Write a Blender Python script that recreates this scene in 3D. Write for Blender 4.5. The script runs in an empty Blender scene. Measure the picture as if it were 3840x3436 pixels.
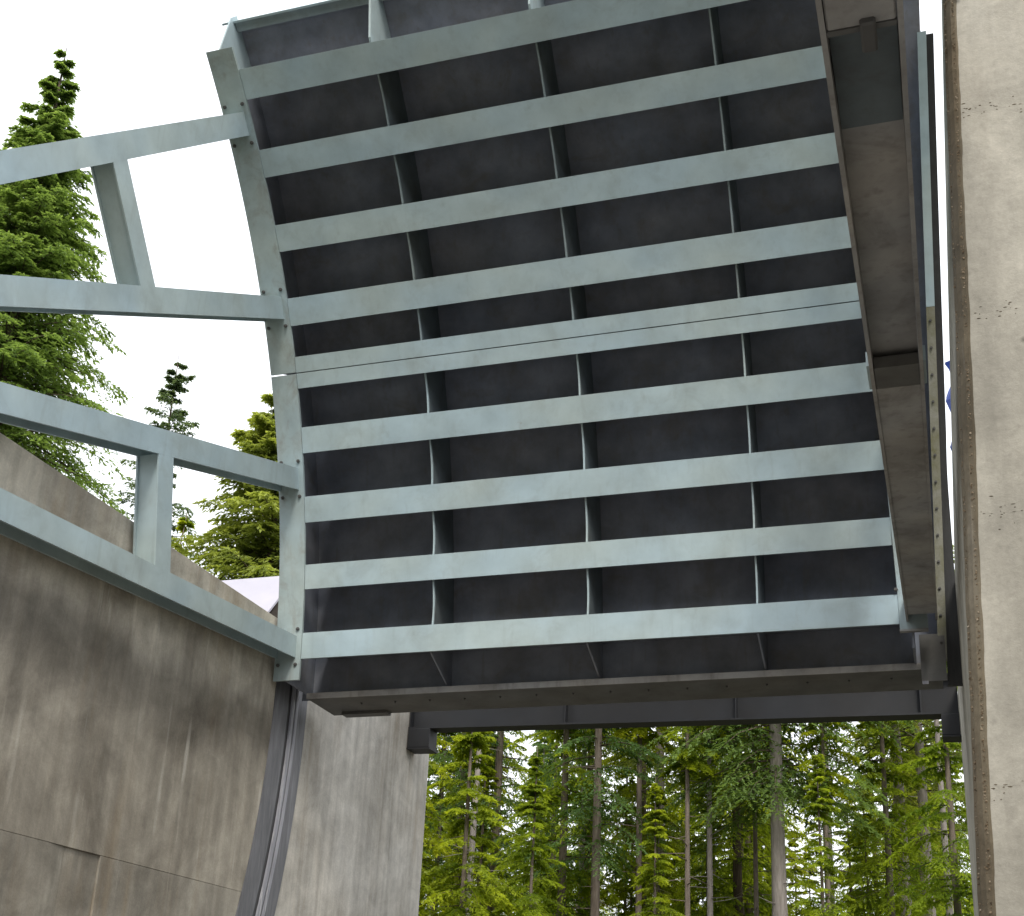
import bpy, math, random
import numpy as np
from mathutils import Vector, Matrix

S = bpy.context.scene
COL = S.collection
rad = math.radians

# ------------------------------------------------------------------ camera
cam = bpy.data.cameras.new('camera')
cob = bpy.data.objects.new('camera', cam); COL.objects.link(cob)
p_, y_, o_ = rad(20.0515), rad(-17.7923), rad(2.2178)
fw = Vector((math.sin(y_)*math.cos(p_), math.cos(y_)*math.cos(p_), math.sin(p_)))
rt = Vector((math.cos(y_), -math.sin(y_), 0)); up = rt.cross(fw)
rr = math.cos(o_)*rt + math.sin(o_)*up; uu = -math.sin(o_)*rt + math.cos(o_)*up
cob.matrix_world = Matrix(((rr.x, uu.x, -fw.x, 8.4756), (rr.y, uu.y, -fw.y, -4.6672), (rr.z, uu.z, -fw.z, -4.5406), (0, 0, 0, 1)))
cam.sensor_fit = 'HORIZONTAL'; cam.sensor_width = 36
cam.lens = 4848.09/3840*36
cam.shift_x = (1920-2033.03)/3840; cam.shift_y = (2214.07-1718)/3840
cam.clip_start = .05; cam.clip_end = 3000
S.camera = cob

# ------------------------------------------------------------------ sky, sun, exposure
SUN_EL, SUN_AZ = 44, 158          # azimuth clockwise from +Y (upstream)
W = bpy.data.worlds.new('World'); S.world = W; W.use_nodes = True
nt = W.node_tree; nt.nodes.clear()
sky = nt.nodes.new('ShaderNodeTexSky'); sky.sky_type = 'NISHITA'; sky.sun_disc = False
sky.sun_elevation = rad(SUN_EL); sky.sun_rotation = rad(SUN_AZ)
sky.air_density = 1.0; sky.dust_density = 3.0
mix = nt.nodes.new('ShaderNodeMixRGB'); mix.inputs[0].default_value = .86
mix.inputs[2].default_value = (12.6, 12.9, 13.4, 1)       # even cloud deck
bg = nt.nodes.new('ShaderNodeBackground'); bg.inputs[1].default_value = .1
wo = nt.nodes.new('ShaderNodeOutputWorld')
nt.links.new(sky.outputs[0], mix.inputs[1]); nt.links.new(mix.outputs[0], bg.inputs[0]); nt.links.new(bg.outputs[0], wo.inputs[0])
sl = bpy.data.lights.new('sun', 'SUN'); sl.energy = 1.5; sl.angle = rad(14); sl.color = (1, .95, .86)
so = bpy.data.objects.new('sun', sl); COL.objects.link(so)
sd = Vector((math.sin(rad(SUN_AZ))*math.cos(rad(SUN_EL)), math.cos(rad(SUN_AZ))*math.cos(rad(SUN_EL)), math.sin(rad(SUN_EL))))
so.rotation_euler = sd.to_track_quat('Z', 'Y').to_euler(); so.location = (20, -30, 60)
vs = S.view_settings; vs.view_transform = 'Standard'; vs.look = 'None'; vs.exposure = .6; vs.gamma = 1; vs.use_curve_mapping = False

# ------------------------------------------------------------------ materials
def new_mat(name):
    m = bpy.data.materials.new(name); m.use_nodes = True
    n = m.node_tree.nodes; n.clear()
    return m, n, m.node_tree.links
def tex_coord(n, l, scale=(1, 1, 1)):
    t = n.new('ShaderNodeTexCoord'); mp = n.new('ShaderNodeMapping'); mp.inputs['Scale'].default_value = scale
    l.new(t.outputs['Object'], mp.inputs[0]); return mp.outputs[0]
def noise(n, l, vec, scale, detail=6, rough=.55, dist=0):
    t = n.new('ShaderNodeTexNoise'); t.inputs['Scale'].default_value = scale; t.inputs['Detail'].default_value = detail
    t.inputs['Roughness'].default_value = rough; t.inputs['Distortion'].default_value = dist
    l.new(vec, t.inputs['Vector']); return t.outputs['Fac']
def ramp(n, l, fac, stops):
    r = n.new('ShaderNodeValToRGB'); l.new(fac, r.inputs[0]); e = r.color_ramp.elements
    while len(e) < len(stops): e.new(.5)
    for k, (p, c) in enumerate(stops):
        e[k].position = p; e[k].color = (c, c, c, 1) if isinstance(c, (int, float)) else (*c, 1)
    return r.outputs[0]
def mixc(n, l, fac, a, b, mode='MIX'):
    m = n.new('ShaderNodeMixRGB'); m.blend_type = mode
    for s, v in ((0, fac), (1, a), (2, b)):
        if hasattr(v, 'links'): l.new(v, m.inputs[s])
        elif isinstance(v, (int, float)): m.inputs[s].default_value = v if s == 0 else (v, v, v, 1)
        else: m.inputs[s].default_value = (*v, 1)
    return m.outputs[0]
def mul(n, l, a, b):
    m = n.new('ShaderNodeMath'); m.operation = 'MULTIPLY'
    for s, v in ((0, a), (1, b)):
        if hasattr(v, 'links'): l.new(v, m.inputs[s])
        else: m.inputs[s].default_value = v
    return m.outputs[0]
def finish(m, n, l, col, rough=.8, bump=None, bstr=.3, bdist=.02, spec=.3, metal=0):
    b = n.new('ShaderNodeBsdfPrincipled'); o = n.new('ShaderNodeOutputMaterial')
    if hasattr(col, 'links'): l.new(col, b.inputs['Base Color'])
    else: b.inputs['Base Color'].default_value = (*col, 1)
    if hasattr(rough, 'links'): l.new(rough, b.inputs['Roughness'])
    else: b.inputs['Roughness'].default_value = rough
    b.inputs['Specular IOR Level'].default_value = spec; b.inputs['Metallic'].default_value = metal
    if bump is not None:
        bp = n.new('ShaderNodeBump'); bp.inputs['Strength'].default_value = bstr; bp.inputs['Distance'].default_value = bdist
        l.new(bump, bp.inputs['Height']); l.new(bp.outputs[0], b.inputs['Normal'])
    l.new(b.outputs[0], o.inputs[0]); return m

def concrete(name, dark, light, streak_dark=.55, white=.35, rust=.25, ochre=(.23, .16, .085), fine=1.0, pits=.0, tone_band=None):
    m, n, l = new_mat(name)
    dark = tuple(.81*k for k in dark); light = tuple(.81*k for k in light)
    v = tex_coord(n, l)
    base = ramp(n, l, noise(n, l, v, .62, 9, .62, .6), [(.33, dark), (.68, light)])
    mott = ramp(n, l, noise(n, l, v, 2.3, 10, .7, .5), [(.28, .62), (.75, 1.22)])
    c = mixc(n, l, .8, base, mott, 'MULTIPLY')
    vs1 = tex_coord(n, l, (2.6, 2.6, .16))
    st = ramp(n, l, noise(n, l, vs1, 1.6, 7, .6, .15), [(.36, streak_dark), (.62, 1.12)])
    c = mixc(n, l, .55, c, st, 'MULTIPLY')
    vs2 = tex_coord(n, l, (9, 9, .35))
    fs = ramp(n, l, noise(n, l, vs2, 1.3, 4, .6), [(.3, .82), (.7, 1.14)])
    c = mixc(n, l, .4, c, fs, 'MULTIPLY')
    # lime runs: thin, pale, vertical
    vs3 = tex_coord(n, l, (3.4, 3.4, .3))
    wr = mul(n, l, ramp(n, l, noise(n, l, vs3, 1.7, 5, .55, .1), [(.6, 0), (.74, 1)]), ramp(n, l, noise(n, l, v, .8, 3), [(.42, 0), (.62, 1)]))
    c = mixc(n, l, mul(n, l, wr, white), c, (.62, .59, .52))
    # rust / ochre runs
    vs4 = tex_coord(n, l, (2.2, 2.2, .28))
    ru = mul(n, l, ramp(n, l, noise(n, l, vs4, 1.4, 6, .6, .2), [(.52, 0), (.7, 1)]), ramp(n, l, noise(n, l, v, .5, 3), [(.4, 0), (.65, 1)]))
    c = mixc(n, l, mul(n, l, ru, rust), c, ochre)
    if tone_band:          # noisy dark band at one height, paler above it
        sx = n.new('ShaderNodeSeparateXYZ'); l.new(v, sx.inputs[0])
        ad = n.new('ShaderNodeMath'); ad.operation = 'ADD'; l.new(sx.outputs['Z'], ad.inputs[0])
        l.new(mul(n, l, ramp(n, l, noise(n, l, tex_coord(n, l, (1, 1, .4)), .9, 7, .6), [(.25, -.5), (.75, .5)]), .9), ad.inputs[1])
        mr = n.new('ShaderNodeMapRange'); mr.inputs['From Min'].default_value = tone_band[0]-1.3; mr.inputs['From Max'].default_value = tone_band[1]+.1; l.new(ad.outputs[0], mr.inputs['Value'])
        tr = ramp(n, l, mr.outputs[0], [(0, 1.05), (.35, .9), (.62, .5), (.78, .62), (.88, 1.1), (1, 1.55)])
        c = mixc(n, l, .9, c, tr, 'MULTIPLY')
    sp = ramp(n, l, noise(n, l, v, 42, 4, .7), [(.3, .86), (.7, 1.1)])
    c = mixc(n, l, .7*fine, c, sp, 'MULTIPLY')
    h = noise(n, l, v, 26, 9, .7)
    if pits:
        vo = n.new('ShaderNodeTexVoronoi'); vo.inputs['Scale'].default_value = 7; l.new(v, vo.inputs['Vector'])
        pr = ramp(n, l, vo.outputs['Distance'], [(.05, 0), (.14, 1)])
        pm = ramp(n, l, noise(n, l, v, 2.2, 3), [(.5, 1), (.6, 0)])
        pk = mixc(n, l, pm, pr, 1.0)
        c = mixc(n, l, pits, c, pk, 'MULTIPLY')
    return finish(m, n, l, c, .88, h, .35, .012, .25)

def paint(name, col, dirt=(.16, .15, .12), dirt_amt=.35, rust=.35, rough=.5, vary=.1):
    m, n, l = new_mat(name)
    col = tuple(.81*k for k in col)
    v = tex_coord(n, l)
    mo = ramp(n, l, noise(n, l, v, 1.7, 8, .6), [(.3, 1-vary*1.6), (.7, 1+vary)])
    c = mixc(n, l, 1, col, mo, 'MULTIPLY')
    hue = ramp(n, l, noise(n, l, v, .8, 2), [(.35, (1.03, 1.0, .95)), (.65, (.96, 1, 1.05))])
    c = mixc(n, l, .9, c, hue, 'MULTIPLY')
    dm = ramp(n, l, noise(n, l, v, 2.4, 10, .66, .6), [(.52, 0), (.78, 1)])
    c = mixc(n, l, mul(n, l, dm, dirt_amt), c, dirt)
    dz = tex_coord(n, l, (7, 7, .8))
    ds = ramp(n, l, noise(n, l, dz, 1.5, 5), [(.55, 0), (.8, 1)])
    c = mixc(n, l, mul(n, l, ds, dirt_amt*.7), c, dirt)
    rm = ramp(n, l, noise(n, l, v, 5.2, 9, .72, .3), [(.68, 0), (.735, 1)])
    c = mixc(n, l, mul(n, l, rm, rust), c, (.19, .085, .03))
    return finish(m, n, l, c, rough, noise(n, l, v, 14, 6), .12, .006, .4)

M = {}
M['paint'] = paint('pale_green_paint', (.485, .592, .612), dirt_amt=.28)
M['bay_shade'] = paint('shaded_bay_paint', (.29, .308, .36), (.17, .15, .125), .7, .3, .7, .22)  # paint darkened for the shade inside the bays, with dirt mottling
M['soot'] = paint('weathered_steel', (.45, .43, .41), (.07, .055, .04), .55, .5, .75, .2)
M['dull'] = paint('darker_green_paint', (.30, .36, .37), (.12, .11, .09), .4, .3, .6, .15)  # lower tone of the green, for upper diaphragm edges and top angle
M['flange'] = paint('stained_green_paint', (.44, .53, .535), (.20, .165, .12), .62, .8, .55, .14)
M['inner'] = paint('shaded_green_paint', (.17, .20, .21), (.07, .06, .05), .5, .3, .65, .2)  # green darkened for bay shade on diaphragm faces; web patch shares it
M['dark_steel'] = paint('dark_steel_plate', (.165, .16, .15), (.06, .055, .05), .55, .3, .7, .2)
M['blue_steel'] = paint('blue_grey_steel', (.03, .031, .034), (.025, .022, .02), .4, .15, .6, .15)
M['bolt'] = paint('bolt_steel', (.12, .115, .11), (.06, .05, .04), .4, .5, .55, .1)
M['wall'] = concrete('stained_concrete', (.27, .24, .195), (.60, .55, .46), .7, .8, .5, tone_band=(6.05, 6.62))
M['wall_pale'] = concrete('pale_concrete', (.54, .505, .44), (.80, .765, .69), .62, .8, .35)
M['lift'] = concrete('lower_lift_concrete', (.25, .225, .185), (.55, .51, .43), .7, 1, .5)
M['pier'] = concrete('pier_concrete', (.40, .377, .32), (.66, .625, .54), .82, .25, .15, pits=.75)
M['floor'] = concrete('floor_concrete', (.27, .255, .23), (.38, .36, .33), .85, .1, .2)
M['spall'] = concrete('spalled_concrete', (.095, .078, .052), (.31, .26, .18), .72, .3, .6, (.16, .09, .04), 1.6, .8)
def stone_mat():
    m, n, l = new_mat('exposed_aggregate')
    v = tex_coord(n, l); c = ramp(n, l, noise(n, l, v, 38, 3, .8), [(.3, (.03, .024, .018)), (.45, (.12, .085, .05)), (.58, (.24, .19, .13)), (.72, (.42, .38, .31))])
    return finish(m, n, l, c, .9)
M['stones'] = stone_mat()
def seal_mat(name, a, b, hi, amt):
    m, n, l = new_mat(name)
    v = tex_coord(n, l, (5, 5, .9))
    c = ramp(n, l, noise(n, l, v, 1.5, 8, .65, .4), [(.3, a), (.7, b)])
    w = ramp(n, l, noise(n, l, tex_coord(n, l, (14, 14, .7)), 1.5, 5, .6), [(.55, 0), (.68, 1)])
    c = mixc(n, l, mul(n, l, w, amt), c, hi)
    return finish(m, n, l, c, .5, noise(n, l, v, 8, 6), .2, .01, .45)
M['seal_dark'] = seal_mat('dark_wet_steel', (.075, .075, .08), (.17, .17, .185), (.3, .3, .33), .3)
M['seal_light'] = seal_mat('bright_worn_steel', (.2, .2, .225), (.36, .36, .4), (.6, .59, .6), .7)
M['rubber'] = seal_mat('black_rubber', (.016, .015, .015), (.03, .03, .03), (.06, .06, .06), .2)
def lichen_mat():
    m, n, l = new_mat('lichened_steel')
    v = tex_coord(n, l)
    c = ramp(n, l, noise(n, l, v, 3.2, 10, .7, .5), [(.3, (.27, .265, .235)), (.5, (.20, .195, .15)), (.66, (.155, .15, .085)), (.8, (.09, .08, .055))])
    return finish(m, n, l, c, .9, noise(n, l, v, 30, 8, .7), .5, .01)
M['lichen'] = lichen_mat()
def bark(name, a, b):
    m, n, l = new_mat(name)
    v = tex_coord(n, l, (9, 9, 1.1))
    c = ramp(n, l, noise(n, l, v, 1.4, 8, .7, .3), [(.3, a), (.72, b)])
    c = mixc(n, l, .5, c, ramp(n, l, noise(n, l, tex_coord(n, l), .7, 3), [(.35, .75), (.7, 1.25)]), 'MULTIPLY')
    return finish(m, n, l, c, .95, noise(n, l, v, 3, 8, .7), .8, .04, .1)
M['bark'] = bark('grey_brown_bark', (.13, .10, .08), (.30, .25, .21))
M['bark_pale'] = bark('pale_grey_bark', (.22, .19, .17), (.46, .41, .38))
M['bark_dark'] = bark('dark_bark', (.07, .052, .04), (.17, .13, .10))
def foliage(name, old, new, trans=.42):
    m, n, l = new_mat(name)
    at = n.new('ShaderNodeAttribute'); at.attribute_name = 'growth'
    oi = n.new('ShaderNodeObjectInfo')
    c = ramp(n, l, at.outputs['Fac'], [(.05, old), (.95, new)])
    vr = ramp(n, l, oi.outputs['Random'], [(0, (.78, .86, .9)), (.5, (1, 1, 1)), (1, (1.22, 1.12, .85))])
    c = mixc(n, l, 1, c, vr, 'MULTIPLY')
    d = n.new('ShaderNodeBsdfPrincipled'); d.inputs['Roughness'].default_value = .6; d.inputs['Specular IOR Level'].default_value = .25
    t = n.new('ShaderNodeBsdfTranslucent'); ms = n.new('ShaderNodeMixShader'); ms.inputs[0].default_value = trans
    l.new(c, d.inputs['Base Color']); l.new(mixc(n, l, 1, c, (1.25, 1.2, .7), 'MULTIPLY'), t.inputs['Color'])
    l.new(d.outputs[0], ms.inputs[1]); l.new(t.outputs[0], ms.inputs[2])
    o = n.new('ShaderNodeOutputMaterial'); l.new(ms.outputs[0], o.inputs[0]); return m
M['hemlock'] = foliage('hemlock_foliage', (.10, .18, .02), (.58, .65, .05), .6)
M['spruce'] = foliage('spruce_foliage', (.075, .14, .045), (.25, .375, .135), .6)
M['cedar'] = foliage('yellow_cedar_foliage', (.11, .16, .04), (.46, .53, .13), .52)
M['bluish'] = foliage('blue_spruce_foliage', (.07, .12, .08), (.22, .31, .18), .42)
def simple(name, a, b, sc=4, rough=.9, spec=.2, bump=.3):
    m, n, l = new_mat(name); v = tex_coord(n, l)
    c = ramp(n, l, noise(n, l, v, sc, 9, .65), [(.3, a), (.7, b)])
    return finish(m, n, l, c, rough, noise(n, l, v, sc*6, 6), bump, .03, spec)
M['soil'] = simple('forest_soil', (.03, .035, .015), (.08, .075, .04), .6)
M['roofing'] = simple('pale_metal_roofing', (.40, .385, .44), (.47, .45, .51), .8, .45, .4, .05)
M['timber'] = simple('dark_timber', (.05, .04, .035), (.09, .075, .06), 3)
M['tarp'] = simple('blue_tarpaulin', (.02, .05, .28), (.04, .09, .4), 3, .4, .4)

# ------------------------------------------------------------------ mesh helpers
class MB:
    """collects shapes, becomes one mesh object"""
    def __init__(s): s.v = []; s.f = []; s.m = []; s.cur = 0
    def add(s, vs, fs):
        k = len(s.v); s.v += [tuple(p) for p in vs]; s.f += [tuple(i+k for i in f) for f in fs]; s.m += [s.cur]*len(fs); return s
    def prism(s, poly, x0, x1):           # poly: (y, z) points, extruded along X
        n = len(poly)
        vs = [(x0, y, z) for y, z in poly] + [(x1, y, z) for y, z in poly]
        fs = [tuple(range(n))[::-1], tuple(range(n, 2*n))] + [(i, (i+1) % n, n+(i+1) % n, n+i) for i in range(n)]
        return s.add(vs, fs)
    def box(s, a, b):
        return s.prism([(a[1], a[2]), (b[1], a[2]), (b[1], b[2]), (a[1], b[2])], a[0], b[0])
    def hexa(s, q):                       # eight points: bottom 4 (ccw), top 4
        return s.add(q, [(3, 2, 1, 0), (4, 5, 6, 7), (0, 1, 5, 4), (1, 2, 6, 5), (2, 3, 7, 6), (3, 0, 4, 7)])
    def strip(s, secs, closed=True):      # secs: list of cross-section point lists, lofted
        k = len(secs[0]); vs = [p for c in secs for p in c]; fs = []
        for i in range(len(secs)-1):
            for j in range(k if closed else k-1):
                a, b = i*k+j, i*k+(j+1) % k
                fs.append((a, b, b+k, a+k))
        if closed:
            fs.append(tuple(range(k))[::-1]); fs.append(tuple(range(len(vs)-k, len(vs))))
        return s.add(vs, fs)
    def tube(s, pts, radii, n=10):
        secs = []
        for i, p in enumerate(pts):
            p = Vector(p); a = Vector(pts[max(i-1, 0)]); b = Vector(pts[min(i+1, len(pts)-1)])
            d = (b-a).normalized(); u = d.orthogonal().normalized() if abs(d.z) < .9 else Vector((1, 0, 0)); u = (u-d*u.dot(d)).normalized(); w = d.cross(u)
            secs.append([tuple(p+(u*math.cos(t)+w*math.sin(t))*radii[i]) for t in [2*math.pi*k/n for k in range(n)]])
        return s.strip(secs)
    def obj(s, name, mat, parent=None, loc=(0, 0, 0), bevel=0, smooth=False):
        L = parent.location if parent is not None else Vector(loc)
        me = bpy.data.meshes.new(name)
        me.from_pydata([(x-L[0], y-L[1], z-L[2]) for x, y, z in s.v], [], s.f)
        import bmesh
        bm = bmesh.new(); bm.from_mesh(me); bmesh.ops.recalc_face_normals(bm, faces=bm.faces); bm.to_mesh(me); bm.free()
        for mt in (mat if isinstance(mat, (list, tuple)) else [mat]): me.materials.append(mt)
        me.polygons.foreach_set('material_index', s.m)
        if smooth: me.polygons.foreach_set('use_smooth', [True]*len(me.polygons))
        o = bpy.data.objects.new(name, me); COL.objects.link(o)
        if parent is not None: o.parent = parent
        else: o.location = loc
        if bevel:
            b = o.modifiers.new('bevel', 'BEVEL'); b.width = bevel; b.segments = 1; b.limit_method = 'ANGLE'
        return o
def thing(name, label, cat, loc=(0, 0, 0), group=None):
    o = bpy.data.objects.new(name, None); COL.objects.link(o); o.location = loc; o.empty_display_size = .3
    o['label'] = label; o['category'] = cat
    if group: o['group'] = group
    return o
def tag(o, label, cat, group=None):
    o['label'] = label; o['category'] = cat
    if group: o['group'] = group
    return o
def sub(o, parent):                       # hang a mesh built in world space under a part
    o.parent = parent; return o
def share(o, loc, parent):
    c = o.copy(); COL.objects.link(c); c.parent = parent; c.location = loc; return c

# ------------------------------------------------------------------ ground
def ground():
    xs = [-400, -220, -140, -100, -70, -52, -40, -30, -24, -18, -14, -10, -7, -4, -1.2, -1.0, 1, 4, 7, 10, 10.2, 13.25, 13.4, 17, 22, 30, 42, 60, 90, 150, 400]
    ys = [-400, -150, -64, -44, -32, -24, -15, -8, 0, 6, 12, 16.9, 17.1, 19, 21, 24, 27, 30, 34, 38, 43, 49, 56, 65, 78, 100, 140, 220, 400, 900]
    rnd = random.Random(4)
    def h(x, y):
        inner = -1.05 < x < (10.1 if y > 0 else 13.3)
        bank = -2.6 + min(1.4, max(0, y-26)*.08) + max(0, y-60)*.03 + max(0, -x-40)*.05 + (min(24, max(0, -y-24)*.6) if y < 0 else 0)  # last term: out-of-view downstream rise, added to cut low sky light
        if inner and -24 < y < 17: return -6.4
        if inner and y < 30:
            t = max(0, (y-19)/11); return -6.4+(bank+6.4)*(t*t*(3-2*t))
        j = rnd.uniform(-.25, .25) if y > 20 or x < -4 else 0
        return bank + j - .15
    vs = [(x, y, h(x, y)) for y in ys for x in xs]; n = len(xs)
    fs = [(j*n+i, j*n+i+1, (j+1)*n+i+1, (j+1)*n+i) for j in range(len(ys)-1) for i in range(n-1)]
    o = MB().add(vs, fs).obj('ground', M['soil']); o['kind'] = 'structure'
    f = MB().box((-.5, -24, -6.38), (13.3, 17, -6.2)).obj('chute_floor', M['floor']); f['kind'] = 'structure'
ground()

# ------------------------------------------------------------------ left wall of the chute
XW = -.45
wall = thing('chute_wall', 'long stained concrete wall left of the gate, darkened by brown and white runs', 'wall', (-.9, 3, -6.3))
ZJ = -2.58
def lift(z0, z1, y0, y1, x, mat, name='concrete_lift', bev=.004):
    return MB().box((-1.25, y0, z0), (x, y1, z1)).obj(name, mat, wall, bevel=bev)
lift(ZJ+.0025, 1.27, -14, 11.35, XW, M['wall'])
# lower lift, with the recess that starts under the joint
MB().prism([(-14, -6.3), (6.75, -6.3), (6.75, ZJ), (-14, ZJ)], -1.25, XW-.002).hexa([(-1.25, 6.7505, -6.3), (XW-.002, 6.7505, -6.3), (XW-.024, 7.018, -6.3), (-1.25, 7.018, -6.3), (-1.25, 6.7505, ZJ), (XW-.002, 6.7505, ZJ), (XW-.024, 7.018, ZJ), (-1.25, 7.018, ZJ)]).obj('concrete_lift', M['lift'], wall)
lift(-6.3, ZJ, 7.63, 11.2, XW-.001, M['lift'])
rec = MB().box((-1.25, 7.02, -6.3), (XW-.024, 7.63, ZJ)).obj('recess_infill', M['lift'], wall)
rec['label'] = 'shallow square-cornered recess under the joint'
MB().box((-1.25, 11.2, -6.3), (XW+.002, 11.352, ZJ)).obj('concrete_lift', M['lift'], wall)
up_ = MB().box((-1.25, 11.352, -6.3), (XW-.002, 16.82, 1.27)).obj('upstream_panel', M['wall_pale'], wall, bevel=.02)
up_['label'] = 'paler wall panel upstream of the seal'
# curved side seal: arcs about the gate's trunnion axis
def arc(r0, r1, t0, t1, x0, x1, n=40):
    mb = MB(); secs = []
    for k in range(n+1):
        t = rad(t0+(t1-t0)*k/n); c, s_ = math.cos(t), math.sin(t)
        secs.append([(x0, r0*c, r0*s_), (x0, r1*c, r1*s_), (x1, r1*c, r1*s_), (x1, r0*c, r0*s_)])
    return mb.strip(secs)
arc(11.02, 11.41, -30, 5, XW-.03, XW+.014).obj('seal_plate', M['seal_dark'], wall)
arc(11.415, 11.495, -30, 5, XW-.03, XW+.004).obj('groove_shade_strip', M['rubber'], wall)  # black colour stands for the shadow inside the groove
arc(11.50, 11.57, -30, 5, XW-.03, XW+.03).obj('seal_rail', M['seal_light'], wall)
arc(11.574, 11.62, -30, 5, XW-.03, XW+.018).obj('seal_strip', M['seal_dark'], wall)
arc(11.624, 11.69, -30, 5, XW-.03, XW+.028).obj('seal_rail', M['seal_light'], wall)
arc(11.694, 11.98, -30, 5, XW-.03, XW+.010).obj('seal_plate', M['seal_dark'], wall)

# ------------------------------------------------------------------ right pier
pier = thing('gate_pier', 'tall pale concrete pier with a spalled brown corner, right of the gate', 'pier', (9.4, 8, -6.3))
def corner(z): return 8.755+.0375*z
Yf = .2; ch = .07
q = [(corner(-6.3), Yf, -6.3), (10.6, Yf, -6.3), (10.6, 16.82, -6.3), (8.78, 16.82, -6.3), (corner(-6.3)-ch, Yf+ch*1.2, -6.3)]
def ring(z):
    return [(corner(z), Yf, z), (10.6, Yf, z), (10.6, 16.82, z), (8.78, 16.82, z), (8.765+.009*min(z, 0), 3.0, z), (corner(z)-.037, Yf+.32, z)]
zs = [-6.3, -5.2, -4.0, -3.2, -2.5, -1.6, -.8, 0, 1.27]
def pier_body(z0, z1, mat):
    return MB().strip([ring(z0), ring(z1)]).obj('concrete_lift', mat, pier)
lv = [-6.3, -3.55, -2.49, -1.60, -.6, 1.27]
for a, b in zip(lv[:-1], lv[1:]): pier_body(a, b-.0004, M['pier'])
# chips broken out along the lift joints
rc = random.Random(21)
for zj in lv[1:-1]:
    mb = MB()
    for k in range(34):
        x = corner(zj)+.02+rc.random()**1.4*.45; z = zj+rc.gauss(0, .012+.03*rc.random()); w_ = rc.uniform(.002, .012); h_ = rc.uniform(.0012, .004)
        mb.strip([[(x+w_*f_*math.cos(t)*(1+.3*math.sin(2*t+k)), Yf+.004-.0055*q_, z+h_*f_*math.sin(t)) for t in [2*math.pi*j/9 for j in range(9)]] for q_, f_ in ((0, 1.0), (1, .55))])
    o = mb.obj('joint_chips', M['spall'], pier); o['kind'] = 'stuff'
# rough spalled strip along the corner
rnd = random.Random(8); secs = []
nz = 260; ph_ = [rnd.uniform(0, 6.28) for _ in range(8)]
def ragged(z, k):
    return (.0018*math.sin(z*3.1+ph_[k])+.0018*math.sin(z*7.7+ph_[k+1])+.002*math.sin(z*23+ph_[k+2]))+.001*math.sin(z*47)+rnd.uniform(-.0012, .0012)
for k in range(nz+1):
    z = -6.3+7.57*k/nz
    c = corner(z); w = ragged(z, 0); w2 = ragged(z, 4)
    secs.append([(c+.010+w*.6, Yf-.0015, z), (c+.002+w*.3, Yf-.003, z), (c-.016+w2*.4, Yf+.008+w*.5, z), (c-.034+w2*.5, Yf+.04+w2*.5, z), (c-.046+w2*.3, Yf+.10, z), (c-.038, Yf+.34, z), (c, Yf+.24, z)])
sp = MB().strip(secs).obj('spalled_edge', M['spall'], pier); sp['label'] = 'crumbling brown corner strip with exposed stones'
# stones standing out of the broken corner
rs = random.Random(77); mb = MB()
for k in range(4200):
    z = rs.uniform(-5.6, 1.2); u = rs.random(); c = corner(z)
    if rs.random() < .3+.25*math.sin(z*2.3): continue
    x = c+.004-.046*u; y = Yf+(.0 if u < .25 else (u-.25)*.09); r_ = rs.uniform(.0022, .007)*(1 if rs.random() < .93 else 1.6)
    a_ = rs.uniform(0, 6.28); d1 = (math.cos(a_)*r_, 0, math.sin(a_)*r_*.8); d2 = (-math.sin(a_)*r_*.7, 0, math.cos(a_)*r_*.7)
    pts = [(x+d1[0], y, z+d1[2]), (x+d2[0], y, z+d2[2]), (x-d1[0]*.8, y, z-d1[2]*.9), (x-d2[0], y, z-d2[2]*1.1), (x+rs.uniform(-.3, .3)*r_, y-r_*.35, z+rs.uniform(-.3, .3)*r_), (x, y+r_*.6, z)]
    mb.add(pts, [(0, 1, 4), (1, 2, 4), (2, 3, 4), (3, 0, 4), (1, 0, 5), (2, 1, 5), (3, 2, 5), (0, 3, 5)])
st = mb.obj('exposed_stones', M['stones'], pier); st['kind'] = 'stuff'
MB().box((13.2, -14, -6.3), (14, .194, 1.27)).obj('set_back_wall', M['pier'], pier)

# ------------------------------------------------------------------ upstream beam
beam = thing('crossbeam', 'dark blue grey steel beam spanning the opening beneath the gate', 'beam', (4.1, 16, .8))
def zb(x): return .87-.0115*(x+.45)
def beam_box(x0, x1, y0, y1, z0, z1):
    return MB().hexa([(x0, y0, zb(x0)+z0), (x1, y0, zb(x1)+z0), (x1, y1, zb(x1)+z0), (x0, y1, zb(x0)+z0), (x0, y0, zb(x0)+z1), (x1, y0, zb(x1)+z1), (x1, y1, zb(x1)+z1), (x0, y1, zb(x0)+z1)])
beam_box(XW+.01, 8.77, 15.75, 16.1, 0, .03).obj('bottom_flange', M['blue_steel'], beam)
beam_box(XW+.01, 8.77, 15.9, 15.93, .031, .62).obj('web', M['blue_steel'], beam)
beam_box(XW+.01, 8.77, 15.75, 16.1, .621, .65).obj('top_flange', M['blue_steel'], beam)
for x in (XW+.02, 2.4, 5.3, 8.2): beam_box(x, x+.02, 15.76, 15.9, .031, .62).obj('stiffener', M['blue_steel'], beam)
for x0, x1 in ((XW+.01, -.03), (8.5, 8.77)):
    beam_box(x0, x1, 15.74, 16.1, -.34, -.002).obj('hanging_bracket', M['blue_steel'], beam, bevel=.01)
    beam_box(x0-.0, x1+.02, 15.73, 16.12, -.37, -.341).obj('bracket_foot', M['blue_steel'], beam)

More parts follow.
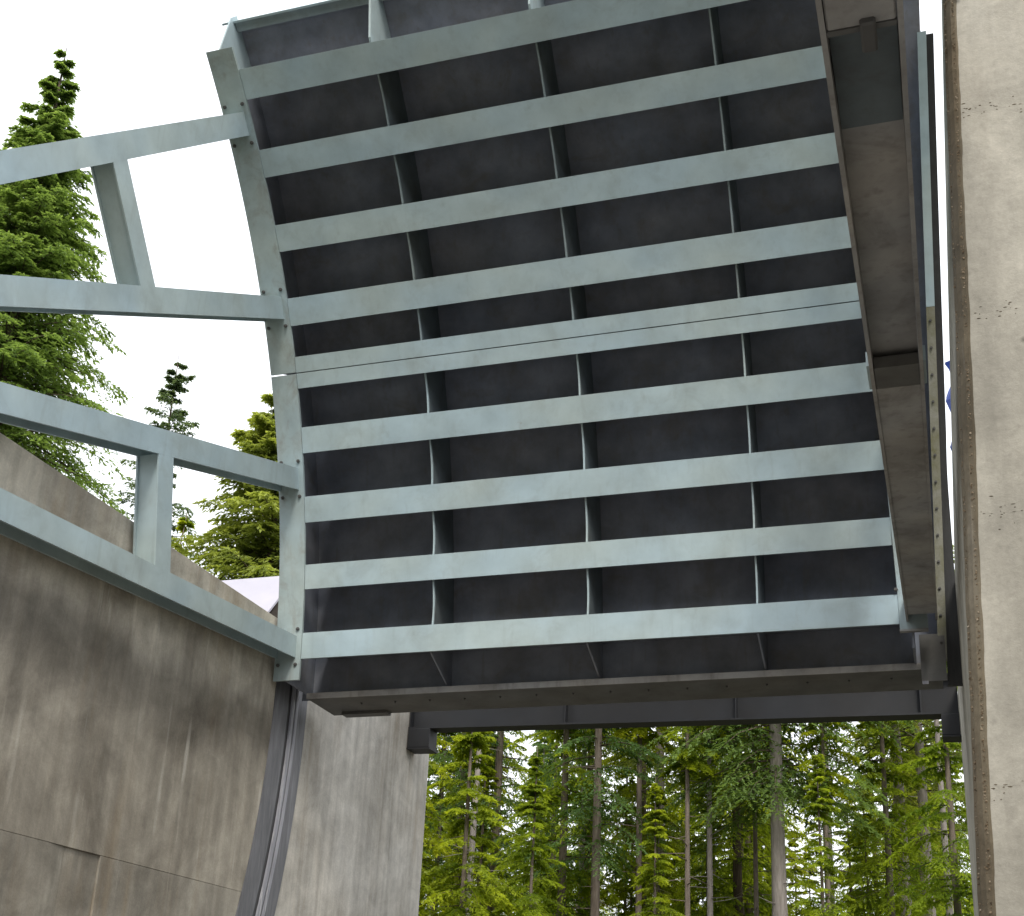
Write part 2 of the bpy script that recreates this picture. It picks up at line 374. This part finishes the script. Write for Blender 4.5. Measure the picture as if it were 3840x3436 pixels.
def bolt_mesh():
    mb = MB(); n = 6
    lo = [(.026*math.cos(t), 0, .026*math.sin(t)) for t in [math.pi/3*k for k in range(n)]]
    mb.strip([[(x, .004, z) for x, y, z in lo], [(x, -.022, z) for x, y, z in lo]])
    mb.strip([[(x*.55, -.0225, z*.55) for x, y, z in lo], [(x*.55, -.038, z*.55) for x, y, z in lo]])
    return mb
b0 = bolt_mesh().obj('bolt', M['bolt'])
BM = b0.data; bpy.data.objects.remove(b0)
# ------------------------------------------------------------------ the radial gate (raised; trunnion axis is the X axis)
R = 10.855
DEP = .84
TH = [46.96, 44.9, 41.41, 39.46, 36.04, 34.11, 30.68, 28.64, 26.33, 23.96, 21.01, 19.05, 15.73, 13.75, 10.52, 8.65, 5.32, 3.36]
PH = [43.34, 30.05, 17.13, 4.27]
H = .155
gate = thing('spillway_gate', 'huge pale green steel spillway gate, raised, ribbed underside showing', 'gate', (4.1, 10.9, .2))
def P(r, t): return (r*math.cos(rad(t)), r*math.sin(rad(t)))
def sector(r0, r1, t0, t1, n=1):
    a = [P(r0, t0+(t1-t0)*k/n) for k in range(n+1)]; b = [P(r1, t1+(t0-t1)*k/n) for k in range(n+1)]
    return a+b
# skin plate; its right edge runs out slightly with height
def xr(t): return 8.545+.0068*t
mb = MB(); secs = []
for k in range(49):
    t = 1.35+48.45*k/48; (y0, z0), (y1, z1) = P(R+DEP, t), P(R+DEP+.02, t)
    secs.append([(-.38, y0, z0), (-.38, y1, z1), (xr(t), y1, z1), (xr(t), y0, z0)])
mb.strip(secs).obj('skin_plate', M['bay_shade'], gate)
# girders
SPL = 25.12
def XE(t): return 8.0+.085*min(1, max(0, (19-t)/14))      # the inner edge of the right end frame
for i in range(9):
    a, b = TH[2*i], TH[2*i+1]; mid = (a+b)/2; xe = XE(mid)
    mb = MB()
    if i == 4:          # the two gate leaves meet along this girder
        mb.prism(sector(R, R+.03, a, SPL+.035), 0, xe); mb.prism(sector(R+.002, R+.03, SPL-.035, b), 0, xe); mb.cur = 1
        mb.prism(sector(R+.031, R+DEP-.002, SPL+.05, SPL+.17), 0, xe); mb.prism(sector(R+.031, R+DEP-.002, SPL-.17, SPL-.05), 0, xe)
    else:
        mb.prism(sector(R, R+.03, a, b), 0, xe); mb.cur = 1; mb.prism(sector(R+.031, R+DEP-.002, mid-.06, mid+.06), 0, xe)
    o = mb.obj('girder', [M['paint'], M['bay_shade']], gate)
    if i == 4: o['label'] = 'split girder where upper and lower leaf meet'
# diaphragms between the girders
mids = [(TH[2*i]+TH[2*i+1])/2 for i in range(9)]
for x in (1.93, 4.13, 6.36):
    for i in range(8):
        a, b = mids[i]-.08, mids[i+1]+.08
        if i == 3: b += .1
        if i == 4: a -= .1
        n = 8; fr = []
        for k in range(n+1):
            u = k/n; fr.append(P(R+.034+.05*math.sin(math.pi*u)*(1.3 if i > 3 else .6), a+(b-a)*u))
        nose = [(y*1.0, z) for y, z in fr]; back = [P(math.hypot(y, z)+.03, math.degrees(math.atan2(z, y))) for y, z in fr]
        mb = MB(); mb.prism(back+[P(R+DEP-.003, b), P(R+DEP-.003, a)], x-.012, x+.012); mb.cur = 1
        mb.prism(nose+back[::-1], x-.011, x+.011)
        mb.obj('diaphragm', [M['inner'], M['paint'] if i > 3 else M['dull']], gate)  # bay shade coloured into the plate, caught light into its front edge
    MB().prism([P(R+.034, mids[0]+.08), P(R+.05, 47.3), P(R+.62, 50.9), P(R+DEP-.003, 50.9), P(R+DEP-.003, mids[0]+.08)], x-.014, x+.014).obj('gusset', M['paint'], gate)
    MB().prism([P(R+.034, mids[8]-.08), P(R+.05, 3.3), P(R+.7, 1.75), P(R+DEP-.003, 1.5), P(R+DEP-.003, mids[8]-.08)], x-.011, x+.011).obj('diaphragm', M['bay_shade'], gate)
# top lip, bottom beam
MB().prism(sector(R+.66, R+DEP+.02, 49.81, 49.95), -.38, 8.8).obj('top_lip', M['paint'], gate)
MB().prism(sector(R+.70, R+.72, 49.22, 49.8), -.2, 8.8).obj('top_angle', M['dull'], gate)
MB().prism([(11.52, .255), (12.42, .235), (12.42, .262), (11.52, .282)], -.21, 8.55).obj('bottom_plate', M['dark_steel'], gate)
MB().prism([(11.50, .245), (11.519, .245), (11.519, .33), (11.50, .33)], -.21, 8.55).obj('bottom_lip', M['soot'], gate)
for k in range(15): 
    o = bpy.data.objects.new('bolt', BM); COL.objects.link(o); o.parent = gate; o.scale = (.6, .6, .6); o.location = (.5+k*.53-4.1, 11.85-10.9, .247-.2); o.rotation_euler = (rad(90), 0, 0)
MB().prism([(12.24, .195), (12.42, .195), (12.42, .234), (12.24, .234)], .0, .72).obj('seal_shoe', M['dark_steel'], gate)
# end frames (curved flange + end plate), in two leaves with a thin gap
def end_frame(x0, x1, xw, side):
    fl = MB(); n = 24
    for t0, t1 in ((1.75 if side < 0 else 2.95, SPL-.06), (SPL+.06, 48.5)):
        secs = []
        for k in range(n+1):
            t = t0+(t1-t0)*k/n; (ya, za), (yb, zb_) = P(R-.012, t), P(R+.03, t)
            xa = XE(t)+.003 if side > 0 else x0
            secs.append([(xa, ya, za), (xa, yb, zb_), (x1, yb, zb_), (x1, ya, za)])
        fl.strip(secs)
    f = fl.obj('end_flange', M['flange'], gate)
    for t0, t1, cap in ((1.75, SPL-.06, 0), (SPL+.06, 48.45, 1)):
        a = [P(R+.031, t0+(t1-t0)*k/n) for k in range(n+1)]
        b = [P(R+DEP-.003, t1+(t0-t1)*k/n) for k in range(n+1)]
        if cap:
            a = [q_ for q_ in a if math.degrees(math.atan2(q_[1], q_[0])) < 46.6]+[P(R+.031, 46.6)]; b = [P(R+DEP-.003, 46.6)]+[q_ for q_ in b if math.degrees(math.atan2(q_[1], q_[0])) < 46.6]
            MB().prism([P(R+.031, 46.62), P(R+.031, 48.45), P(R+.66, 50.2), P(R+DEP-.003, 50.2), P(R+DEP-.003, 46.62)], xw-.0125, xw+.0125).obj('end_plate_lit_top', M['paint'], gate)  # end plate's top, coloured pale for light from the open top
        else: b = b+[P(R+DEP-.003, 1.45), P(R+.7, 1.55)]
        MB().prism(a+b, xw-.0125, xw+.0125).obj('end_plate', M['bay_shade'], gate)  # rest of the end plate, bay shade put into its colour
    return f
def bolt(x, r, t, parent):
    o = bpy.data.objects.new('bolt', BM); COL.objects.link(o); o.parent = parent
    y, z = P(r, t); L = gate.location
    o.location = (x-L[0], y-L[1], z-L[2]); o.rotation_euler = (rad(t), 0, 0); return o
def frame_bolts(f, xs):
    for ph in PH:
        for dt in (1.35, -1.35):
            for x in xs:
                if x > 8 and ph < 5 and dt < 0: continue
                bolt(x, R-.013, ph+dt, f)
fL = end_frame(-.40, -.004, -.22, -1); frame_bolts(fL, (-.34, -.07))
fR = end_frame(8.004, 8.42, 8.235, 1); frame_bolts(fR, (8.07, 8.34))
# arms: H sections on end, converging on the trunnion
def local(ph, r, off): 
    c, s_ = math.cos(rad(ph)), math.sin(rad(ph)); return (r*c-off*s_, r*s_+off*c)
def rbox(mb, ph, r0, r1, o0, o1, x0, x1):
    return mb.prism([local(ph, r0, o0), local(ph, r1, o0), local(ph, r1, o1), local(ph, r0, o1)], x0, x1)
def arms(x0, x1, closed):
    for k, ph in enumerate(PH):
        mb = MB(); r0 = -.35 if closed and k == 3 else .3
        rbox(mb, ph, r0, R-.013, -H, H, x0, x0+.026); rbox(mb, ph, r0, R-.013, -H, H, x1-.026, x1)
        rbox(mb, ph, r0, R-.014, -.012, .012, x0+.027, x1-.027)
        if closed and k == 3:      # boxed lower part of the right bottom arm with a sloping start
            mb.prism([local(ph, 3.98, -H+.012), local(ph, R-.3, -H+.012), local(ph, R-.3, -H+.026), local(ph, 3.98, -H+.026)], x0+.027, x1-.027)
            mb.prism([local(ph, 3.82, -.014), local(ph, 3.975, -H+.012), local(ph, 3.975, -H+.026), local(ph, 3.84, -.014)], x0+.027, x1-.027)
        a = mb.obj('arm', M['soot'] if (closed and k == 3) else M['paint'], gate)
    for (ka, kb, r) in ((0, 1, 7.46), (2, 3, 7.5)):
        pa, pb = PH[ka], PH[kb]
        for nm in ('brace',):
            def corner_pts(x, rr_):
                ya = local(pa, rr_, -H+.004); yb = local(pb, rr_, H-.004); return ya, yb
            mb = MB(); g = .155
            for xa, xb in ((x0, x0+.022), (x1-.022, x1-.001)):
                p1, p2 = local(pa, r-g, -H+.004), local(pa, r+g, -H+.004); p3, p4 = local(pb, r+g, H-.004), local(pb, r-g, H-.004)
                mb.prism([p1, p2, p3, p4], xa, xb)
            p1, p2 = local(pa, r-g+.03, -H+.004), local(pa, r-g+.05, -H+.004); p3, p4 = local(pb, r-g+.05, H-.004), local(pb, r-g+.03, H-.004)
            mb.prism([p1, p2, p3, p4], x0+.023, x1-.023)
            mb.obj('brace', M['paint'], gate)
    # trunnion hub
    mb = MB(); n = 28
    mb.strip([[(x, .12*math.cos(2*math.pi*k/n), .12*math.sin(2*math.pi*k/n)) for k in range(n)] for x in (x0+.03, x1-.03)])
    mb.obj('trunnion_hub', M['soot'], gate)
arms(-.39, -.081, False)
arms(8.17, 8.535, True)
# right trunnion: yoke box and locking lug above the camera
mb = MB(); rbox(mb, PH[3], -.9, .05, -.15, -.02, 8.2, 8.505); mb.obj('trunnion_casing', M['soot'], gate, bevel=.01)
mb = MB(); rbox(mb, PH[3], .0, .2, -.185, -.013, 8.345, 8.415); mb.obj('locking_lug', M['bolt'], gate, bevel=.01)
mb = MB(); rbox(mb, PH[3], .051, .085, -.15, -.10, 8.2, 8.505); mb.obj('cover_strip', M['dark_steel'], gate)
mb = MB(); rbox(mb, PH[3], .09, .95, -.035, -.014, 8.2, 8.505); mb.obj('web_patch', M['inner'], gate)
mb = MB(); rbox(mb, PH[3], 3.62, 3.97, -.145, -.06, 8.2, 8.505); mb.obj('step_shade_bar', M['dark_steel'], gate)  # added bar; its dark colour stands for occlusion shade at the step
for x in (8.15, 8.536):
    mb = MB(); rbox(mb, PH[3], 3.6, 4.0, -.13, -.02, x, x+.018); mb.obj('splice_tab', M['paint'], gate)
# boot at the foot of the right bottom arm
mb = MB()
rbox(mb, 2.86, R-.04, R+.05, -.012, .012, 8.085, 8.42); mb.obj('foot_plate', M['soot'], gate)
# right side seal: clamp bars with bolts
def clamp(t0, t1, mat, n):
    secs = []
    for k in range(n+1):
        t = t0+(t1-t0)*k/n; (ya, za), (yb, zb_) = P(R+.36, t), P(R+.4, t); xi = 8.5+.0068*t
        secs.append([(xi, ya, za), (xi, yb, zb_), (xi+.105, yb, zb_), (xi+.105, ya, za)])
    return MB().strip(secs).obj('seal_clamp', mat, gate)
c1 = clamp(24.4, 41.2, M['paint'], 16)
c2 = clamp(1.3, 24.38, M['lichen'], 24); c2['label'] = 'lower clamp bar covered in yellow green lichen'
for k in range(13): bolt(8.5+.0068*(2.5+k*1.75)+.045, R+.359, 2.5+k*1.75, c2).scale = (.72, .72, .72)
secs = []
for k in range(31):
    t = 1.3+40*k/30; (ya, za), (yb, zb_) = P(R+.402, t), P(R+DEP-.004, t); xi = 8.53+.0068*t
    secs.append([(xi, ya, za), (xi, yb, zb_), (xi+.012, yb, zb_), (xi+.012, ya, za)])
MB().strip(secs).obj('seal_angle', M['soot'], gate)
secs = []
for k in range(49):
    t = -.2+41.2*k/48; (ya, za), (yb, zb_) = P(R+.45, t), P(R+.5, t); xi = 8.6+.0068*t
    f_ = min(1, max(0, (t-12)/4)); xo = 8.778*(1-f_)+(xi+.092)*f_
    secs.append([(xi, ya, za), (xi, yb, zb_), (xo, yb, zb_), (xo, ya, za)])
MB().strip(secs).obj('rubber_seal', M['rubber'], gate)
MB().prism([(11.2, .0), (11.23, .0), (11.23, .60), (11.2, .60)], 8.30, 8.60).obj('seal_end_plate', M['dark_steel'], gate)
MB().prism([(11.18, -.04), (11.199, -.04), (11.199, .0), (11.18, .0)], 8.305, 8.38).obj('bright_tab', M['seal_light'], gate)

# ------------------------------------------------------------------ hut behind the wall
hut = thing('control_hut', 'small hut with steep pale metal roof behind the left wall', 'hut', (-8, 20, .3))
MB().box((-11, 17.6, -1.3), (-4.9, 20.3, 3.0)).obj('walls', M['timber'], hut)
MB().hexa([(-11.4, 17.2, 3.35), (-4.62, 17.2, 3.35), (-4.62, 18.72, 5.12), (-11.4, 18.72, 5.12), (-11.4, 17.2, 3.42), (-4.62, 17.2, 3.42), (-4.62, 18.72, 5.19), (-11.4, 18.72, 5.19)]).obj('roof_slope', M['roofing'], hut)
MB().hexa([(-11.4, 18.721, 5.12), (-4.62, 18.721, 5.12), (-4.62, 20.6, 3.05), (-11.4, 20.6, 3.05), (-11.4, 18.721, 5.19), (-4.62, 18.721, 5.19), (-4.62, 20.6, 3.12), (-11.4, 20.6, 3.12)]).obj('roof_slope', M['roofing'], hut)
MB().add([(-4.66, 17.3, 3.3), (-4.66, 18.72, 5.1), (-4.66, 20.4, 3.1), (-4.66, 17.3, 3.0), (-4.9, 17.3, 3.3), (-4.9, 18.72, 5.1), (-4.9, 20.4, 3.1), (-4.9, 17.3, 3.0)], [(0, 1, 2, 3), (7, 6, 5, 4), (0, 4, 5, 1), (1, 5, 6, 2), (2, 6, 7, 3), (3, 7, 4, 0)]).obj('gable', M['timber'], hut)

# ------------------------------------------------------------------ trees
def crown_mesh(name, seed, height, base, rmax, nbr, droop, rise, twigs, leaves, lw, ll, mat, shape=1.0, irregular=.35, gapp=.12, tipgrow=.95, topgap=0, tp=.9):
    """conifer crown: boughs round the trunk, side twigs on each, a spray of small leaf faces on every twig"""
    rg = np.random.default_rng(seed)
    t = np.sort(rg.random(nbr)**tp)
    z = base+(height-base)*t
    keep = rg.random(nbr) > gapp+topgap*np.clip((t-.62)/.38, 0, 1); z, t = z[keep], t[keep]; nb = len(z)
    prof = np.clip((1-t)**shape, .03, 1)*np.clip(.55+2.2*t, 0, 1)
    Lb = rmax*prof*(1-irregular+irregular*1.6*rg.random(nb))+.12
    az = np.arange(nb)*2.399+rg.normal(0, .5, nb)
    upw = rise*(.6+.8*rg.random(nb))*(t*1.5+.1); dr = droop*(.7+.6*rg.random(nb))*(1.15-t*.7)
    bg_ = rg.random(nb)
    u = np.linspace(.12, 1, twigs)[None, :]+rg.normal(0, .02, (nb, twigs)); u = np.clip(u, .08, 1)
    ca, sa = np.cos(az)[:, None], np.sin(az)[:, None]; L = Lb[:, None]
    bx = ca*L*u; by = sa*L*u; bz = z[:, None]+L*(upw[:, None]*u-dr[:, None]*u*u)
    side = np.where((np.arange(twigs)[None, :]+rg.integers(0, 2, (nb, 1))) % 2 == 0, 1., -1.)
    tl = (L*.34*(1.12-u)+.10+.06*L)*(.7+.6*rg.random((nb, twigs)))
    ang = side*(.95-.35*u)+rg.normal(0, .15, (nb, twigs))
    dx = ca*np.cos(ang)-sa*np.sin(ang); dy = sa*np.cos(ang)+ca*np.sin(ang)
    dz = (upw[:, None]-2*dr[:, None]*u)*.7-.18+rg.normal(0, .12, (nb, twigs))
    s = (np.arange(leaves)+.5)/leaves; s = s[None, None, :]+rg.normal(0, .05, (nb, twigs, leaves))
    px = bx[..., None]+dx[..., None]*tl[..., None]*s; py = by[..., None]+dy[..., None]*tl[..., None]*s
    pz = bz[..., None]+(dz[..., None]*s-.35*droop*s*s)*tl[..., None]
    N = px.size
    C = np.stack([px.ravel(), py.ravel(), pz.ravel()], 1)+rg.normal(0, .018, (N, 3))
    a2 = np.repeat(np.arctan2(dy, dx).ravel(), leaves)+rg.choice([-.8, .8, 0], N)+rg.normal(0, .35, N)
    tilt = -.25-.4*droop+rg.normal(0, .3, N)
    d = np.stack([np.cos(a2)*np.cos(tilt), np.sin(a2)*np.cos(tilt), np.sin(tilt)], 1)
    sd_ = np.stack([-np.sin(a2), np.cos(a2), rg.normal(0, .45, N)], 1); sd_ /= np.linalg.norm(sd_, axis=1)[:, None]
    sc = (.6+.8*rg.random(N))[:, None]
    l_, w_ = ll*sc, lw*sc
    V = np.stack([C-d*l_*.35, C+sd_*w_*.5+d*l_*.1, C+d*l_*.65, C-sd_*w_*.5+d*l_*.1], 1).reshape(-1, 3)
    uu_ = np.repeat(u.ravel(), leaves); br = np.repeat(np.repeat(bg_, twigs), leaves)
    g = np.clip(tipgrow*(.22*uu_+.38*np.clip(s.ravel(), 0, 1)*uu_+.42*br)+.16*rg.random(N)-.05, 0, 1)
    me = bpy.data.meshes.new(name)
    me.vertices.add(4*N); me.vertices.foreach_set('co', V.astype(np.float32).ravel())
    me.loops.add(4*N); me.loops.foreach_set('vertex_index', np.arange(4*N, dtype=np.int32))
    me.polygons.add(N); me.polygons.foreach_set('loop_start', np.arange(0, 4*N, 4, dtype=np.int32))
    at = me.attributes.new('growth', 'FLOAT', 'FACE'); at.data.foreach_set('value', g.astype(np.float32))
    me.update(calc_edges=True); me.materials.append(mat)
    # bough wood
    wb = MB()
    for k in range(nb):
        pts = [(math.cos(az[k])*Lb[k]*q_, math.sin(az[k])*Lb[k]*q_, z[k]+Lb[k]*(upw[k]*q_-dr[k]*q_*q_)) for q_ in (0, .35, .7, .95)]
        r_ = .010+.008*Lb[k]
        wb.tube(pts, [r_, r_*.75, r_*.45, r_*.15], 3)
    return me, wb
def trunk_mesh(seed, h, r, dead=0, lean=0.0):
    rg = random.Random(seed); mb = MB(); pts = []; rs = []
    n = 14; ox, oy = 0, 0
    for k in range(n+1):
        t = k/n; ox += rg.uniform(-.02, .02)*(k > 0); oy += rg.uniform(-.02, .02)*(k > 0)
        pts.append((ox*t+lean*h*t*t, oy*t, h*t)); rs.append(r*(1-t)**.8*(1+.35*max(0, .06-t)/.06)+.012)
    mb.tube(pts, rs, 9)
    for k in range(dead):            # broken dead limb stubs
        z = rg.uniform(.06, .6)*h; a = rg.uniform(0, 6.28); L = rg.uniform(.25, 1.5); dz = rg.uniform(-.35, .25)
        mb.tube([(0, 0, z), (math.cos(a)*L*.5, math.sin(a)*L*.5, z+dz*L*.4), (math.cos(a)*L, math.sin(a)*L, z+dz*L)], [.022, .014, .004], 4)
    return mb
PROTO = {}
def proto(key, seed, h, r, base, rmax, nbr, mat, bark_mat, dead=0, **kw):
    me, wb = crown_mesh('crown_'+key, seed, h*.985, base, rmax, nbr, mat=mat, **kw)
    tm = trunk_mesh(seed, h, r, dead)
    def mk(mb, nm, mt):
        m = bpy.data.meshes.new(nm); m.from_pydata(mb.v, [], mb.f); m.materials.append(mt)
        m.polygons.foreach_set('use_smooth', [True]*len(m.polygons)); return m
    PROTO[key] = (me, mk(tm, 'trunk_'+key, bark_mat), mk(wb, 'boughs_'+key, M['bark_dark']))
hk = dict(droop=.5, rise=.3, twigs=28, leaves=13, lw=.062, ll=.19, gapp=.2)
sk = dict(droop=.42, rise=.25, twigs=26, leaves=13, lw=.058, ll=.17, gapp=.2)
# layered hemlocks with bright drooping sprays
proto('hemlock_a', 11, 17, .16, .3, 3.3, 150, M['hemlock'], M['bark'], 6, **hk)
proto('hemlock_b', 12, 13, .12, .2, 2.8, 130, M['hemlock'], M['bark'], 4, **hk)
proto('hemlock_c', 13, 20, .2, 1.5, 3.3, 150, M['hemlock'], M['bark_dark'], 10, **hk)
# tall trees with bare lower trunks
proto('tall_a', 21, 27, .25, 5.5, 4.8, 520, M['spruce'], M['bark_pale'], 34, **sk)
proto('tall_b', 22, 25, .165, 3.0, 3.3, 150, M['spruce'], M['bark'], 30, **sk)
proto('tall_c', 23, 28, .22, 5.0, 4.0, 150, M['cedar'], M['bark_pale'], 26, **sk)
proto('thin_a', 31, 15, .085, 6.0, 1.3, 60, M['hemlock'], M['bark'], 22, **sk)
proto('thin_b', 32, 18, .11, 8.0, 1.5, 60, M['spruce'], M['bark_pale'], 26, **sk)
# dense ones for the left bank
proto('big_left', 41, 31, .34, 9.0, 5.2, 880, M['spruce'], M['bark_dark'], 0, **dict(sk, twigs=26, leaves=13, shape=.95, irregular=.4, gapp=.04, topgap=.8, tp=1.2, lw=.064))
proto('big_left_b', 42, 34, .36, 9.0, 5.4, 460, M['hemlock'], M['bark_dark'], 0, **dict(sk, shape=.85, irregular=.4))
proto('spire', 43, 24.5, .16, .5, 3.2, 170, M['bluish'], M['bark_dark'], 0, **dict(sk, twigs=18, leaves=12, droop=.3, rise=.3, irregular=.75, shape=.62, gapp=.1))
proto('bushy', 44, 15.5, .2, .5, 4.8, 520, M['cedar'], M['bark_dark'], 0, **dict(hk, shape=.8, droop=.4, gapp=.05, topgap=.3, irregular=.5))
TREES = 0
def tree(key, x, y, z, s=1, rot=None, label='', name='conifer', group=None, lean=(0, 0), sxy=None):
    global TREES
    TREES += 1; rg = random.Random(TREES*7+3)
    t = thing(name, label, 'tree', (x, y, z-1.3 if y < 60 else z-1.2), group)
    t.rotation_euler = (lean[0], lean[1], rot if rot is not None else rg.uniform(0, 6.28)); q_ = sxy or s; t.scale = (q_, q_, s)
    for nm, me in zip(('crown', 'trunk', 'boughs'), PROTO[key]):
        o = bpy.data.objects.new(nm, me); COL.objects.link(o); o.parent = t
        if nm != 'trunk': o['kind'] = 'stuff'
    return t
G1 = 'forest trees seen beneath the raised gate'
FAR = 'dark conifer lost in the dense forest mass beyond the gate opening'
# trunks that can be told apart
tree('tall_a', 3.18, 38, -.2, 1.0, .4, 'tall pale grey trunk standing alone right of centre under the gate', 'spruce_tree', G1)
tree('thin_b', -6.76, 36, -.2, 1.05, 1.1, 'slender brown trunk nearest the left pier edge under the gate', 'spruce_tree', G1, (0, .03))
tree('tall_b', -8.69, 44, .2, 1.1, 2.0, 'thick dark trunk near the left edge of the gate opening', 'spruce_tree', G1)
tree('hemlock_a', -4.7, 40, 0, 1.0, .2, 'hemlock with wide bright sprays in front of two trunks, left half of opening', 'hemlock_tree', G1)
tree('thin_b', -4.55, 42, .1, 1.0, 3.0, 'thin grey trunk just right of the bright layered hemlock', 'spruce_tree', G1)
tree('tall_b', -2.94, 38, -.2, .95, 4.2, 'stout brown trunk at the left third of the opening', 'spruce_tree', G1)
tree('thin_a', -1.92, 40, 0, 1.3, .9, 'narrow brown trunk left of the tall pinkish trunk', 'spruce_tree', G1)
tree('tall_c', -2.49, 46, .3, 1.0, 1.4, 'tall pinkish grey trunk rising to the bright gap left of centre', 'spruce_tree', G1)
tree('thin_a', .38, 37, -.1, 1.0, 2.2, 'pencil thin pale trunk at the centre of the opening', 'spruce_tree', G1)
tree('thin_b', .75, 39, 0, .9, 5.0, 'thin trunk just right of the pencil thin pale one', 'spruce_tree', G1)
tree('thin_a', 2.0, 41, .1, 1.0, 3.7, 'thin trunk left of the lone pale trunk', 'spruce_tree', G1)
tree('thin_b', 3.9, 48, .4, 1.7, .3, 'spruce with sparse bare limbs against the white gap', 'spruce_tree', G1)
tree('thin_a', 4.81, 37, -.1, .85, 1.9, 'small slim trunk right of the lone pale trunk', 'spruce_tree', G1)
tree('tall_c', 6.88, 44, .2, 1.0, 4.4, 'yellowish cedar with a stout pale trunk near the right pier', 'cedar_tree', G1)
tree('tall_c', 7.7, 43, .2, .92, 2.9, 'second yellowish cedar, closer to the right pier', 'cedar_tree', G1)
tree('thin_b', 8.37, 39, 0, 1.0, .6, 'slim trunk closest to the right pier', 'spruce_tree', G1)
# bright young hemlocks low in front
tree('hemlock_b', -7.9, 31, -.6, .76, .8, 'low bright hemlock in front of the left trunks, lower left of opening', 'hemlock_tree', G1)
tree('hemlock_b', -5.4, 32, -.6, .72, 2.5, 'low bright hemlock beside the lower left corner of the opening', 'hemlock_tree', G1)
tree('hemlock_b', -3.6, 33, -.5, .5, 4.1, 'short hemlock with lime sprays below the stout brown trunk', 'hemlock_tree', G1)
tree('hemlock_b', .2, 33, -.5, .42, 5.5, 'short hemlock at the bottom centre of the opening', 'hemlock_tree', G1)
tree('hemlock_b', 5.0, 33, -.5, .48, 1.2, 'short hemlock below the slim trunk, lower right of opening', 'hemlock_tree', G1)
tree('hemlock_a', -9.6, 37, -.1, .95, 3.3, 'hemlock with long drooping sprays against the left pier edge', 'hemlock_tree', G1)
tree('hemlock_c', .9, 44, .2, .95, 1.6, 'fresh green hemlock filling the centre behind thin trunks', 'hemlock_tree', G1)
tree('hemlock_a', 6.5, 41, 0, .8, .5, 'bright hemlock between the lone pale trunk and the yellowish cedars', 'hemlock_tree', G1)
tree('hemlock_a', 8.6, 36, -.2, .72, 2.1, 'bright hemlock partly hidden by the right pier', 'hemlock_tree', G1)
# everything behind
rf = random.Random(5)
keys = ['hemlock_a', 'hemlock_c', 'hemlock_a', 'thin_b', 'hemlock_c', 'hemlock_b', 'tall_b', 'thin_a']
for i in range(52):
    y = 46+rf.random()**1.2*42; half = 13+.3*(y-46)
    x = rf.uniform(-15-.5*(y-44), 11+.25*(y-44))
    side = ((x-8.48)/(y+4.67)*49.67+20.68)/.0197+840           # bearing from the chute: the stand is thin in three places
    if any(a_ < side < b_ for a_, b_ in ((1000, 1075), (1285, 1350), (1575, 1750))) and rf.random() < .93: continue
    k = keys[i % 8]
    tree(k, x, y, .35+(y-30)*.03, rf.uniform(.75, 1.05), None, FAR, 'conifer', 'far conifers beyond the gate opening')
for i in range(26):
    y = rf.uniform(43, 62); x = rf.uniform(-13-.45*(y-44), 10.5+.2*(y-44))
    tree(('hemlock_b', 'hemlock_a')[i % 2], x, y, .4+max(0, y-60)*.03, rf.uniform(.45, .62), None, 'short young hemlock in the shade under the far conifers', 'young_hemlock', 'young hemlocks under the far conifers')
# left bank
tree('big_left', -22.4, 28, .6, 1.06, 1.0, 'big dense spruce with a thin dead-looking top, far left behind the arms', 'spruce_tree')
tree('big_left_b', -28.5, 30, .9, .97, 2.0, 'bright green conifer cut by the left picture edge behind the big spruce', 'conifer')
tree('spire', -23.8, 40, .6, 1.065, .7, 'narrow blue green spruce spire standing alone against the sky', 'spruce_tree')
tree('bushy', -12.0, 30, .5, 1.16, 2.2, 'bushy yellow green tree beside the left end of the gate', 'conifer')
tree('thin_a', -20.5, 36, .6, 1.1, 1.0, 'thin bare trunk between the big spruce and the arm brace', 'conifer', None, (0, .06))
tree('bushy', -16.5, 34, .6, .78, 4.0, 'low bushy tree beneath the narrow spire', 'conifer')

# ------------------------------------------------------------------ tarpaulin on the pier
post = thing('wrapped_post', 'post on the right pier wrapped in a blue tarpaulin, seen through the gap', 'post', (9.08, 14, 1.27))
MB().tube([(9.1, 14, 1.27), (9.1, 14, 3.5), (9.1, 14, 6.2)], [.05, .05, .045], 8).obj('pole', M['bolt'], post)
mb = MB(); secs = []; rq = random.Random(2)
for k in range(15):
    z = 4.4+1.5*k/14; r_ = .10+.03*math.sin(k*.9)+.03*rq.random()
    secs.append([(9.075-.015*math.sin(k)+r_*(1+.25*math.sin(3*t+k*.7))*math.cos(t), 14+r_*math.sin(t), z) for t in [2*math.pi*j/12 for j in range(12)]])
mb.strip(secs).obj('tarpaulin', M['tarp'], post)
